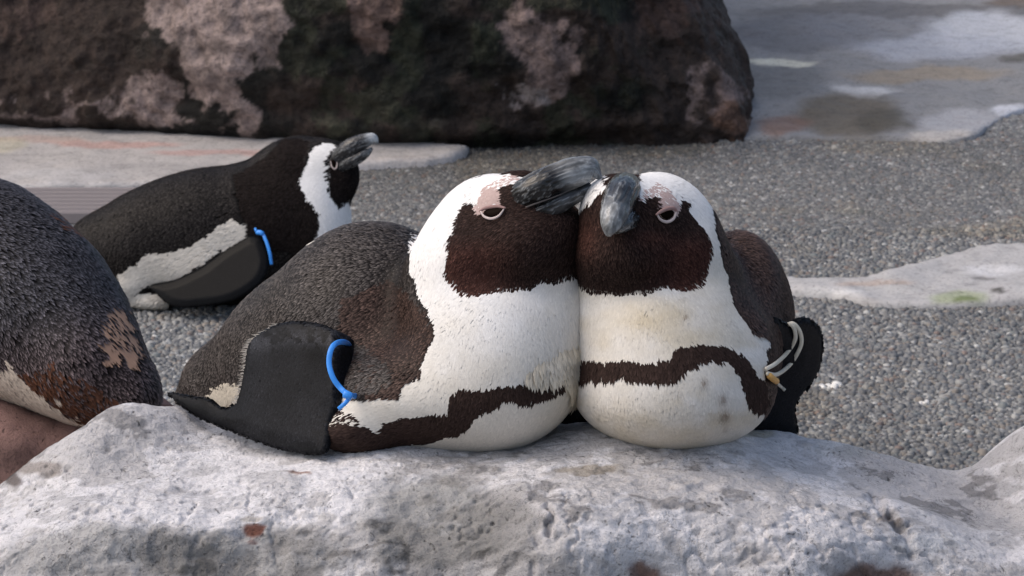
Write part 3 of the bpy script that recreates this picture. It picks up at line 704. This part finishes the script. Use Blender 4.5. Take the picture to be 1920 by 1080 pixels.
def loft(axis, hh, ww, upv, n=110, m=84, expo=2.0, ridge=0.0, seed=0, colf=None):
    """bill-like loft: axis points, half heights, half widths along it"""
    t0 = np.linspace(0, 1, len(axis)); A_ = spline(axis, n); tt = np.linspace(0, 1, n)
    H = np.interp(tt, t0, hh); W = np.interp(tt, t0, ww)
    T = np.gradient(A_, axis=0); T /= np.linalg.norm(T, axis=1, keepdims=True); V = []
    for i in range(n):
        u = upv - T[i] * (upv @ T[i]); u /= np.linalg.norm(u); s_ = np.cross(T[i], u)
        a = np.linspace(0, 2 * math.pi, m, endpoint=False); ca, sa = np.cos(a), np.sin(a)
        e = 2 / expo; V.append(A_[i] + (np.sign(sa) * np.abs(sa) ** e * H[i])[:, None] * u + (np.sign(ca) * np.abs(ca) ** e * W[i])[:, None] * s_)
    V = np.array(V); cen = A_[:, None]; R = V - cen; ln = np.linalg.norm(R, axis=2, keepdims=True) + 1e-9
    q = np.stack([np.broadcast_to(tt[:, None] * 1.5 + .6 * np.sin(tt[:, None] * 5), V.shape[:2]), R[..., 0] * 340, (R[..., 1] + R[..., 2]) * 340], -1)
    rd = fbm(q, 3, seed); rd = .5 - 1.7 * np.abs(rd); V = cen + R * (1 + .05 * smooth(.50, .60, tt) - .02 * smooth(.60, .7, tt))[:, None, None]; V = V + R / ln * (rd * ridge * np.sin(np.pi * np.clip(tt, 0, 1))[:, None] ** .5 * (1 - .8 * smooth(.5, .65, tt))[:, None])[..., None]
    V = np.vstack([V.reshape(-1, 3), A_[:1], A_[-1:]])
    F = np.array([[i * m + k, (i + 1) * m + k, (i + 1) * m + (k + 1) % m, i * m + (k + 1) % m] for i in range(n - 1) for k in range(m)])
    C = np.array([[n * m, k, (k + 1) % m] for k in range(m)] + [[n * m + 1, (n - 1) * m + (k + 1) % m, (n - 1) * m + k] for k in range(m)])
    tv = np.concatenate([np.repeat(tt, m), [0, 1]]); rv = np.concatenate([rd.ravel(), [0, 0]])
    return V, [fixwind(V, F), C], tv, rv

def eye(b, open_, lidup, liddn, r=.0014, big=1.0):
    """lens-shaped wet eyeball in its half-closed lids"""
    p = np.array(open_, float); c = p.mean(0)
    dl = [(c[0] - 14 * big, c[1]), (c[0] + 14 * big, c[1]), (c[0], c[1] + 12 * big), (c[0], c[1] - 12 * big)]
    d = [seen(b.front(*q))[2] for q in dl]; gx_ = (d[1] - d[0]) / (28 * big); gy_ = (d[2] - d[3]) / (24 * big); d0 = np.mean(d) - .0006
    pl = lambda x, y: d0 + gx_ * (x - c[0]) + gy_ * (y - c[1])
    V, Q, px, py = puff(spline(np.vstack([p, p[:1]]), len(p) * 5)[:-1], pl, .0028, h=.0006, round_=.0015)
    e = mesh('eye', V, fixwind(V, Q), M_EYE, b.root)
    for pts, rad, mat in ((lidup, r, M_LIDP), (liddn, r * .75, M_LID)):
        if pts is None: continue
        q = spline(np.array([at(px, py, float(pl(px, py)) - .0016) for px, py in pts]), 18)
        v_, f_ = tube(q, rad * np.sin(np.linspace(.3, math.pi - .3, 18)) ** .6, 8, .6, flatdir=-FW); sub('eyelid', v_, f_, mat, e)
    return e

GRP = 'penguins resting in the enclosure'

# ---------- left bird of the pair
A = Bird('penguin', 'penguin with black flipper spread on the rock and blue band, its bill over its partner', at(840, 845, 2.50), GRP)
A.ell(940, 690, 2.50, 152, 148, .080); A.ell(925, 610, 2.50, 158, 150, .078)                      # breast
A.ell(800, 740, 2.52, 190, 104, .085)                                                               # belly
A.ell(700, 625, 2.60, 195, 208, .095); A.ell(560, 678, 2.68, 152, 150, .085, .06); A.ell(430, 718, 2.74, 88, 70, .050, .05); A.ell(368, 742, 2.77, 34, 20, .03, .02)
A.ell(668, 806, 2.485, 72, 44, .035, .02)                                                            # thigh fold at the front
A.ell(920, 443, 2.50, 108, 114, .058, .022); A.ell(880, 480, 2.495, 76, 78, .058, .015); A.ell(868, 520, 2.515, 92, 100, .062); A.ell(985, 458, 2.468, 100, 86, .052, .014); A.ell(948, 388, 2.475, 62, 52, .036, .015); A.ell(984, 368, 2.460, 50, 46, .027, .014); A.ell(1040, 425, 2.468, 52, 44, .030, .02); A.ell(1040, 560, 2.50, 56, 80, .05)
A.solid(.0030)
fA = [(988, 350), (971, 343), (949, 346), (931, 359), (935, 381), (943, 388), (925, 386), (905, 394), (879, 375), (867, 387), (860, 406), (854, 434), (843, 448), (838, 464), (839, 492), (836, 520), (852, 532), (871, 550), (907, 553), (932, 542), (996, 539), (1021, 528), (1060, 523), (1110, 520), (1110, 330), (1000, 325)]
pinkA = [(934, 352), (940, 378), (949, 391), (925, 392), (900, 397), (895, 386), (903, 368), (912, 350)]
pinkA2 = [(905, 370), (912, 350), (925, 342), (950, 332), (972, 329), (988, 332), (988, 346), (971, 342), (949, 346), (931, 360)]
crownA = [(870, 344), (900, 331), (925, 326), (958, 326), (984, 334), (1000, 343), (1010, 300), (880, 290), (850, 330)]
backA = [(812, 300), (790, 400), (776, 440), (770, 500), (786, 540), (798, 567), (810, 593), (818, 610), (812, 638), (800, 664), (789, 700), (762, 721), (753, 744), (730, 737), (690, 742), (650, 742), (600, 800), (300, 900), (200, 700), (300, 500), (600, 380), (760, 380)]
bandA = [(600, 790), (614, 790), (635, 798), (653, 798), (694, 800), (715, 810), (730, 792), (762, 786), (798, 777), (842, 768), (847, 742), (863, 725), (951, 721), (976, 715), (1033, 715), (1055, 696), (1083, 688), (1110, 690), (1110, 716), (1083, 714), (1045, 734), (995, 754), (976, 754), (948, 747), (904, 769), (891, 784), (860, 811), (810, 827), (738, 836), (685, 848), (600, 860)]
tuftA = [(985, 700), (1010, 680), (1040, 660), (1065, 650), (1100, 640), (1100, 745), (1078, 745), (1062, 722), (1050, 700), (1020, 712)]
flankA = [(396, 752), (400, 728), (430, 716), (452, 716), (452, 755), (430, 765)]
brownA = [(640, 700), (650, 560), (740, 520), (790, 560), (818, 610), (812, 638), (800, 664), (789, 700), (762, 721), (753, 744), (700, 742)]
flowA = [(950, 350, -1, .2), (880, 360, -1, .5), (800, 450, -.4, 1), (790, 520, 0, 1), (930, 450, -1, .6), (1040, 460, -.8, .8), (900, 530, -.4, 1), (1000, 530, -.2, 1), (900, 620, 0, 1), (1000, 640, .05, 1), (1060, 700, .25, 1), (850, 730, -.4, 1), (950, 780, -.1, 1), (750, 790, -1, .35),
         (800, 620, -1, .6), (760, 540, -1, .25), (700, 450, -1, .15), (600, 520, -1, .4), (680, 640, -1, .4), (520, 560, -1, .7), (450, 650, -.9, 1), (380, 720, -.9, .6), (620, 830, -1, .1)]
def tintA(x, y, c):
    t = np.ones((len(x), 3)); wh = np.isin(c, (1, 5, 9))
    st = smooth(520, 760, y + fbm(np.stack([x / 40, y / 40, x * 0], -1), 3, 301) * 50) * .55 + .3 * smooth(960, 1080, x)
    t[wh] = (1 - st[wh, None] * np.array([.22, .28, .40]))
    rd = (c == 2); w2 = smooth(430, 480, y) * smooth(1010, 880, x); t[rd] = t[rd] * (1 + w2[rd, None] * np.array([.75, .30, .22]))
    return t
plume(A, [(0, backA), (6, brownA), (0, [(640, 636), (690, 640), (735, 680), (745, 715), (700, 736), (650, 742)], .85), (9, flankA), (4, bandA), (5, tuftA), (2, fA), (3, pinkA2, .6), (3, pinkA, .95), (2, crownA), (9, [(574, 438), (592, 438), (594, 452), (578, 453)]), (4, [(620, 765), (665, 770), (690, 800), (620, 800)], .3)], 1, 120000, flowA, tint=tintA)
# (the black streak of the band shows through the ruffled feathers)
eye(A, [(906, 397), (915, 391), (928, 389), (944, 390), (938, 400), (926, 406), (914, 405)], [(899, 396), (908, 391), (920, 388), (934, 387), (948, 390)], [(901, 396), (908, 406), (921, 410), (935, 405), (945, 392)])
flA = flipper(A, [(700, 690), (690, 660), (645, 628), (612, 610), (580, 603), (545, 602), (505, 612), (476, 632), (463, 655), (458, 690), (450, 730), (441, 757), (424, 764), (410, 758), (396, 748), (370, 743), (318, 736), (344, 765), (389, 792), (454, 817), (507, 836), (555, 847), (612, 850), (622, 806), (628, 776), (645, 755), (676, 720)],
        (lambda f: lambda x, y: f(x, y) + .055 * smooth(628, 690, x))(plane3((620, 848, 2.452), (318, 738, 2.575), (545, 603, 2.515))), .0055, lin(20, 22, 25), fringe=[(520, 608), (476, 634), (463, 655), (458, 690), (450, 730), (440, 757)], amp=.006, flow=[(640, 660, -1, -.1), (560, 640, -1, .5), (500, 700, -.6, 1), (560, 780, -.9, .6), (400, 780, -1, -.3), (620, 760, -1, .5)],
        tint=lambda x, y, c: (1 + 2.2 * np.clip(np.exp(-((y - 632 - .0012 * (x - 560) ** 2) / 15) ** 2) * smooth(.0, .5, .3 + fbm(np.stack([x / 12, y / 12, x * 0], -1), 3, 401)), 0, 1) + .5 * fbm(np.stack([x / 60, y / 60, x * 0], -1), 3, 405))[:, None] * np.array([1, .97, .95]))  # soft sheen and greyish feathers along the top edge, painted into the scales
# bill: pale grey banded, dark and wrinkled at the base
def bill(b, up_ax, up_h, up_w, lo_ax, lo_h, lo_w, upv, pale, seed, ridge=.0012, dark=lin(34, 33, 33)):
    out = []
    for nm, ax, h_, w_2, e in (('upper_bill', up_ax, up_h, up_w, 1.9), ('lower_bill', lo_ax, lo_h, lo_w, 2.2)):
        V, F, t, r = loft(ax, h_, w_2, upv, expo=e, ridge=ridge, seed=seed)
        k = smooth(pale[0], pale[1], t) * (1 - .55 * smooth(pale[2], 1.0, t)); k = k * (.25 if nm == 'lower_bill' else 1)
        st = smooth(.18, .5, r) * .28 * (1 - k) * smooth(.0, .15, t)
        k = np.clip(k * (.85 + .35 * r) + st, 0, 1)[:, None]; c = dark * (1 - k) + lin(196, 200, 202) * k
        out.append(mesh(nm, V, F, M_BILL, b.root, cols=c))
    return out
PA = lambda *L: np.array([at(x, y, d) for x, y, d in L])
bill(A, PA((950, 384, 2.474), (982, 366, 2.4405), (1014, 350, 2.432), (1050, 333, 2.433), (1084, 321, 2.436), (1109, 317, 2.440), (1127, 336, 2.444)), [.007, .0120, .0126, .0118, .0112, .0088, .0012], [.007, .0118, .0120, .0106, .0090, .0064, .0012],
     PA((945, 424, 2.468), (980, 410, 2.447), (1015, 396, 2.440), (1050, 380, 2.440), (1080, 364, 2.442), (1106, 346, 2.446)), [.007, .0085, .0085, .0080, .0065, .002], [.011, .0125, .0110, .0095, .0070, .002], UP + .35 * -RT, (.42, .58, 1.3), 311, ridge=.0007)

gp = spline(PA((958, 408, 2.4395), (972, 396, 2.4345), (988, 388, 2.430), (1012, 379, 2.4265), (1040, 369, 2.4265), (1066, 358, 2.430)), 24)
v_, f_ = tube(gp, .0008 * np.sin(np.linspace(.3, 3.0, 24)) ** .7, 8); mesh('gape', v_, f_, M_GAPE, A.root)
# ---------- right bird of the pair
B = Bird('penguin', 'penguin facing the camera with bill pointing down and clear cable ties on its flipper', at(1255, 828, 2.49), GRP)
B.ell(1262, 690, 2.495, 172, 142, .085); B.ell(1235, 610, 2.495, 152, 140, .080); B.ell(1365, 680, 2.52, 78, 118, .06)
B.ell(1385, 600, 2.60, 96, 165, .085); B.ell(1252, 742, 2.494, 160, 80, .076); B.ell(1330, 640, 2.66, 140, 170, .11)
B.ell(1230, 444, 2.50, 112, 120, .062, .022); B.ell(1266, 520, 2.515, 100, 105, .062); B.ell(1172, 472, 2.457, 96, 78, .05, .014); B.ell(1265, 478, 2.485, 72, 66, .05, .014); B.ell(1160, 392, 2.455, 72, 66, .045, .018); B.ell(1222, 400, 2.462, 58, 52, .036, .015); B.ell(1135, 560, 2.50, 58, 85, .05)
B.solid(.0030)
fB = [(1197, 375), (1212, 367), (1230, 370), (1236, 385), (1240, 396), (1268, 392), (1272, 365), (1285, 377), (1297, 402), (1322, 435), (1331, 455), (1331, 482), (1325, 512), (1310, 532), (1290, 542), (1260, 542), (1245, 540), (1210, 550), (1150, 552), (1110, 547), (1087, 537), (1040, 530), (1040, 440), (1072, 412), (1094, 388), (1115, 370), (1135, 350), (1130, 333), (1140, 310), (1196, 310), (1191, 345)]
pinkB = [(1226, 366), (1240, 356), (1262, 366), (1272, 382), (1270, 400), (1233, 404), (1236, 386)]
pinkB2 = [(1195, 371), (1200, 352), (1225, 346), (1250, 354), (1262, 370), (1230, 371), (1212, 367), (1199, 376)]
backB = [(1330, 330), (1341, 424), (1351, 481), (1368, 551), (1382, 583), (1402, 612), (1437, 628), (1436, 661), (1431, 690), (1445, 800), (1395, 840), (1600, 900), (1600, 300)]
bandB = [(1060, 664), (1096, 668), (1115, 671), (1146, 674), (1178, 668), (1219, 674), (1247, 669), (1272, 646), (1316, 638), (1361, 645), (1390, 657), (1406, 677), (1417, 698), (1440, 712), (1440, 765), (1415, 772), (1408, 763), (1394, 734), (1378, 693), (1357, 669), (1329, 671), (1303, 677), (1266, 702), (1234, 713), (1193, 709), (1162, 702), (1134, 709), (1102, 709), (1060, 712)]
flowB = [(1160, 350, .2, .8), (1230, 340, .8, .2), (1300, 370, .9, .8), (1345, 450, .2, 1), (1200, 470, .2, 1), (1280, 470, .7, .8), (1110, 480, -.3, 1), (1360, 560, .2, 1), (1200, 600, 0, 1), (1130, 680, -.1, 1), (1250, 660, .1, 1), (1340, 640, .5, .9), (1410, 690, .7, 1), (1250, 760, 0, 1), (1390, 470, .7, 1), (1440, 560, .5, 1), (1470, 640, .3, 1)]
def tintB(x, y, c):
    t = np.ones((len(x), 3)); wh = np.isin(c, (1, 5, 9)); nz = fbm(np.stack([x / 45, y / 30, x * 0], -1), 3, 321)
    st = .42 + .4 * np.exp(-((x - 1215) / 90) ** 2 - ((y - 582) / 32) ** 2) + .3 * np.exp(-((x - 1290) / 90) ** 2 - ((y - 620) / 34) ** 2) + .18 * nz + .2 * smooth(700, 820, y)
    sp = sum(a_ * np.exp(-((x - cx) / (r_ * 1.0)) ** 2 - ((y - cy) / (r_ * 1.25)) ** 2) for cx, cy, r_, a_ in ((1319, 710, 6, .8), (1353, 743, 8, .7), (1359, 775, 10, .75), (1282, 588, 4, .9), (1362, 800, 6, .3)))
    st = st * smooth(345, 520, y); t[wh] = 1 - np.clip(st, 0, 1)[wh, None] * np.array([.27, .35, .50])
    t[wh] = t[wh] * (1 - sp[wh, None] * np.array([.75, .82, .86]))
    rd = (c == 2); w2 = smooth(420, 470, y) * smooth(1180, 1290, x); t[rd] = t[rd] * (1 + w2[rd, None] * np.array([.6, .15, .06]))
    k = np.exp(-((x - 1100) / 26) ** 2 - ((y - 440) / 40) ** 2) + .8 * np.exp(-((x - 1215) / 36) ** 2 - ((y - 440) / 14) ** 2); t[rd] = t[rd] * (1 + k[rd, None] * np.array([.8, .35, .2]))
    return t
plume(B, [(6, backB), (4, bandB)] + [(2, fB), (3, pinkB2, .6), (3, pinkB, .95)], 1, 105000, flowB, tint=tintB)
eye(B, [(1237, 402), (1246, 396), (1257, 393), (1264, 397), (1262, 406), (1252, 411), (1242, 408)], [(1230, 403), (1240, 396), (1252, 391), (1264, 391), (1270, 398)], [(1232, 402), (1239, 412), (1251, 416), (1263, 410), (1268, 397)], r=.0016)
bill(B, PA((1172, 350, 2.440), (1166, 362, 2.414), (1157, 384, 2.396), (1150, 405, 2.384), (1144, 426, 2.378), (1141, 442, 2.380)), [.0110, .0120, .0115, .0100, .0070, .0022], [.0135, .0130, .0118, .0100, .0070, .0022],
     PA((1172, 402, 2.436), (1168, 408, 2.418), (1160, 416, 2.402), (1152, 424, 2.392), (1147, 432, 2.388)), [.0085, .0085, .0075, .006, .002], [.0155, .0140, .0115, .008, .003], UP - .5 * FW, (.30, .75, 1.2), 331, ridge=.0008, dark=lin(46, 45, 45))
flipper(B, [(1450, 590), (1476, 604), (1492, 596), (1508, 594), (1529, 604), (1541, 624), (1543, 653), (1539, 681), (1529, 706), (1508, 734), (1494, 755), (1492, 779), (1494, 813), (1443, 815), (1392, 818), (1400, 779), (1415, 726), (1420, 660)],
        plane3((1440, 640, 2.522), (1540, 640, 2.560), (1440, 815, 2.585)), .0065, lin(24, 24, 26), flow=[(1500, 600, .3, 1), (1530, 660, 0, 1), (1450, 780, .2, 1)])

# ---------- bird resting behind
C = Bird('penguin', 'small penguin lying side on in the background gravel, head raised', at(400, 578, 5.46), GRP)
dC = 5.50
C.ell(300, 452, dC, 155, 108, .10, .05, 22); C.ell(430, 425, dC, 150, 112, .11, .05, 8); C.ell(540, 415, dC - .01, 112, 130, .10, .05); C.ell(430, 505, dC, 170, 66, .10, .04)
C.ell(195, 470, dC, 66, 70, .06, .03, 50); C.ell(560, 340, dC - .02, 66, 82, .055, .03, -35); C.ell(600, 420, dC - .04, 52, 110, .06, .03)
C.ell(560, 318, dC - .02, 74, 54, .05, .03); C.ell(613, 310, dC - .04, 50, 48, .040, .02); C.ell(640, 330, dC - .05, 34, 52, .030, .015); C.ell(250, 535, dC - .03, 62, 34, .05, .02, 25); C.ell(288, 564, dC - .05, 42, 15, .025, .012)
C.solid(.0055)
whC = [(618, 268), (640, 274), (633, 283), (615, 294), (615, 331), (618, 368), (633, 387), (655, 376), (668, 400), (668, 470), (592, 470), (596, 401), (570, 361), (562, 335), (580, 310), (586, 285), (600, 272)]
stC = [(470, 431), (455, 416), (433, 409), (407, 431), (367, 457), (322, 472), (278, 475), (259, 494), (222, 514), (237, 556), (278, 535), (341, 520), (415, 472), (470, 444)]
ftC = [(250, 548), (322, 550), (324, 582), (246, 586)]
flowC = [(600, 300, -1, .4), (560, 340, -.8, 1), (620, 420, 0, 1), (500, 360, -1, .3), (400, 350, -1, .2), (300, 400, -1, .5), (200, 480, -.7, 1), (400, 450, -1, .5), (300, 510, -1, .5), (500, 480, -1, .6)]
def tintC(x, y, c):
    t = np.ones((len(x), 3)); t[c == 2] *= np.array([.46, .56, .60]); t[c == 0] *= .36; return t
plume(C, [(9, stC), (1, whC), (9, ftC), (2, [(490, 300), (540, 260), (590, 262), (575, 320), (560, 340), (600, 405), (590, 470), (470, 470), (440, 330)]), (2, [(636, 276), (616, 292), (617, 331), (618, 368), (633, 388), (656, 376), (700, 340), (700, 270)])], 0, 62000, flowC, scale=1.35, tint=tintC, jit=3)
bill(C, PA((628, 300, 5.43), (648, 284, 5.415), (666, 272, 5.41), (684, 264, 5.41), (699, 260, 5.412), (709, 268, 5.414)), [.0130, .0165, .0150, .0120, .009, .002], [.0115, .0125, .0110, .009, .0065, .002],
     PA((636, 316, 5.43), (656, 304, 5.415), (674, 294, 5.412), (688, 286, 5.412), (698, 278, 5.414)), [.009, .0110, .010, .007, .002], [.0105, .0110, .010, .0075, .002], UP - .3 * RT, (.55, .8, .86), 341, ridge=.0006, dark=lin(40, 40, 42))
eye(C, [(621, 304), (624, 298), (629, 299), (631, 306), (628, 313), (623, 311)], None, [(620, 302), (622, 312), (628, 317), (632, 310), (631, 299)], r=.0016, big=.6)
flipper(C, [(470, 440), (493, 450), (505, 490), (490, 530), (440, 562), (380, 574), (325, 574), (292, 548), (284, 534), (330, 524), (380, 500), (420, 470)], plane3((480, 450, 5.385), (300, 545, 5.40), (430, 560, 5.36)), .008, lin(13, 12, 12), tint=lambda x, y, c: np.full((len(x), 3), .45))

# ---------- cropped bird at the left edge
D = Bird('penguin', 'dark penguin cropped by the left edge with a tan bare patch on its rump', at(60, 860, 2.9), GRP)
D.ell(-70, 540, 2.93, 200, 215, .11, .04, -30); D.ell(60, 590, 2.90, 175, 165, .10, .04, -48); D.ell(160, 680, 2.86, 128, 108, .08, .04, -55); D.ell(250, 738, 2.84, 52, 44, .045, .03, -50)
D.ell(-230, 470, 2.95, 150, 170, .10, .05); D.ell(-330, 330, 2.93, 105, 110, .06, .03); D.ell(-250, 800, 2.9, 150, 110, .09, .05)
D.solid(.0040)
tanD = [(190, 590), (206, 574), (228, 570), (250, 611), (262, 636), (276, 664), (244, 690), (200, 684), (186, 640)]
rustD = [(20, 690), (90, 680), (150, 700), (210, 745), (240, 800), (150, 830), (100, 790), (40, 735)]
whD = [(-400, 600), (0, 676), (30, 694), (50, 716), (90, 744), (120, 776), (150, 790), (190, 800), (200, 900), (-400, 900)]
rust2 = [(80, 380), (100, 392), (148, 432), (160, 452), (120, 430)]
flowD = [(0, 400, .6, .8), (100, 500, .7, .9), (0, 600, .8, .7), (150, 600, .6, 1), (200, 700, .6, 1), (260, 700, .5, 1), (100, 700, .8, .7), (100, 790, .7, .9), (-200, 600, .8, .6)]
def tintD(x, y, c):
    t = np.ones((len(x), 3)); k = c == 10; w2 = smooth(560, 720, y + .2 * x) * .6; t[k] = t[k] * (1 + w2[k, None] * np.array([.7, .25, .05])); t[c == 9] *= np.array([.9, .82, .76]); return t
plume(D, [(8, rust2, .5), (8, rustD, .5), (9, whD), (7, tanD, .93)], 10, 60000, flowD, tint=tintD, jit=13)
bill(D, PA((-400, 300, 2.90), (-440, 295, 2.90), (-500, 300, 2.90), (-540, 320, 2.90)), [.013, .013, .010, .002], [.011, .011, .008, .002], PA((-400, 330, 2.90), (-450, 328, 2.90), (-510, 325, 2.90)), [.008, .008, .002], [.01, .009, .002], UP, (.4, .6, .9), 351)
eye(D, [(-362, 300), (-350, 294), (-340, 300), (-350, 308)], None, [(-364, 300), (-350, 311), (-338, 300)], r=.0016)

# ------------------------------------------------------------------ flipper bands
def band(label, strands, rad, mat, knob, tail, group, knobmat=None, flat=.45):
    base = strands[0][0]; t = thing('flipper_band', label, 'band', base, group)
    for st in strands:
        v, f = tube(spline(st, 40), rad, 10, flat, flatdir=-FW); mesh('strap', v, f, mat, t)
    v, f = tube(spline(knob, 8), [rad * .6] + [rad * 1.5] * 6 + [rad * .6], 10, .9, flatdir=-FW); mesh('clasp', v, f, knobmat or mat, t)
    v, f = tube(spline(tail, 8), rad * .75, 8, .5, flatdir=-FW); mesh('strap_end', v, f, mat, t)
BG = 'cable tie bands on flippers'
band('blue cable tie on the broad black flipper of the front left penguin', [PA((658, 652, 2.51), (648, 642, 2.468), (632, 643, 2.449), (621, 655, 2.442), (617, 680, 2.440), (623, 705, 2.438), (636, 725, 2.438), (655, 741, 2.438), (678, 742, 2.47))], .0022, M_BLUE,
     PA((644, 737, 2.436), (652, 741, 2.435), (660, 745, 2.436)), PA((656, 746, 2.436), (647, 756, 2.434), (635, 767, 2.436)), BG)
flipper(B, [(1052, 690), (1085, 660), (1120, 690), (1135, 760), (1128, 808), (1090, 814), (1042, 820), (1054, 770)], lambda x, y: 2.575 + 0 * x, .006, lin(24, 24, 26))
fB_ = plane3((1440, 640, 2.522), (1540, 640, 2.560), (1440, 815, 2.585)); PB = lambda *L: np.array([at(x, y, min(float(fB_(x, y)) - z, seen(B.front(x, y, z * .4, 7))[2] if (np.hypot(B.px - x, B.py - y).min() < 4 and z > 0) else 9)) for x, y, z in L])
band('pair of clear cable ties with a tan bead on the front right penguin', [PB((1462, 622, -.012), (1478, 608, .004), (1488, 614, .0095), (1491, 636, .010), (1476, 661, .010), (1455, 681, .010), (1436, 692, .010)),
     PB((1468, 618, -.012), (1484, 606, .004), (1498, 618, .0095), (1503, 640, .010), (1496, 661, .010), (1480, 685, .010), (1457, 702, .010), (1438, 700, .010))], .0017, M_WHITE,
     PB((1440, 702, .012), (1449, 710, .014), (1459, 717, .012)), PB((1452, 714, .014), (1462, 723, .013), (1472, 732, .012)), BG, M_TAN, .6)
band('blue cable tie on the dark flipper of the background penguin', [PA((478, 440, 5.42), (482, 434, 5.375), (492, 438, 5.366), (500, 455, 5.360), (506, 476, 5.358), (509, 496, 5.362))], .0028, M_BLUE, PA((480, 436, 5.37), (488, 436, 5.365), (494, 440, 5.365)), PA((484, 437, 5.368), (480, 432, 5.366), (478, 428, 5.37)), BG)

for o in bpy.data.objects:
    if 'base' in o: del o['base']
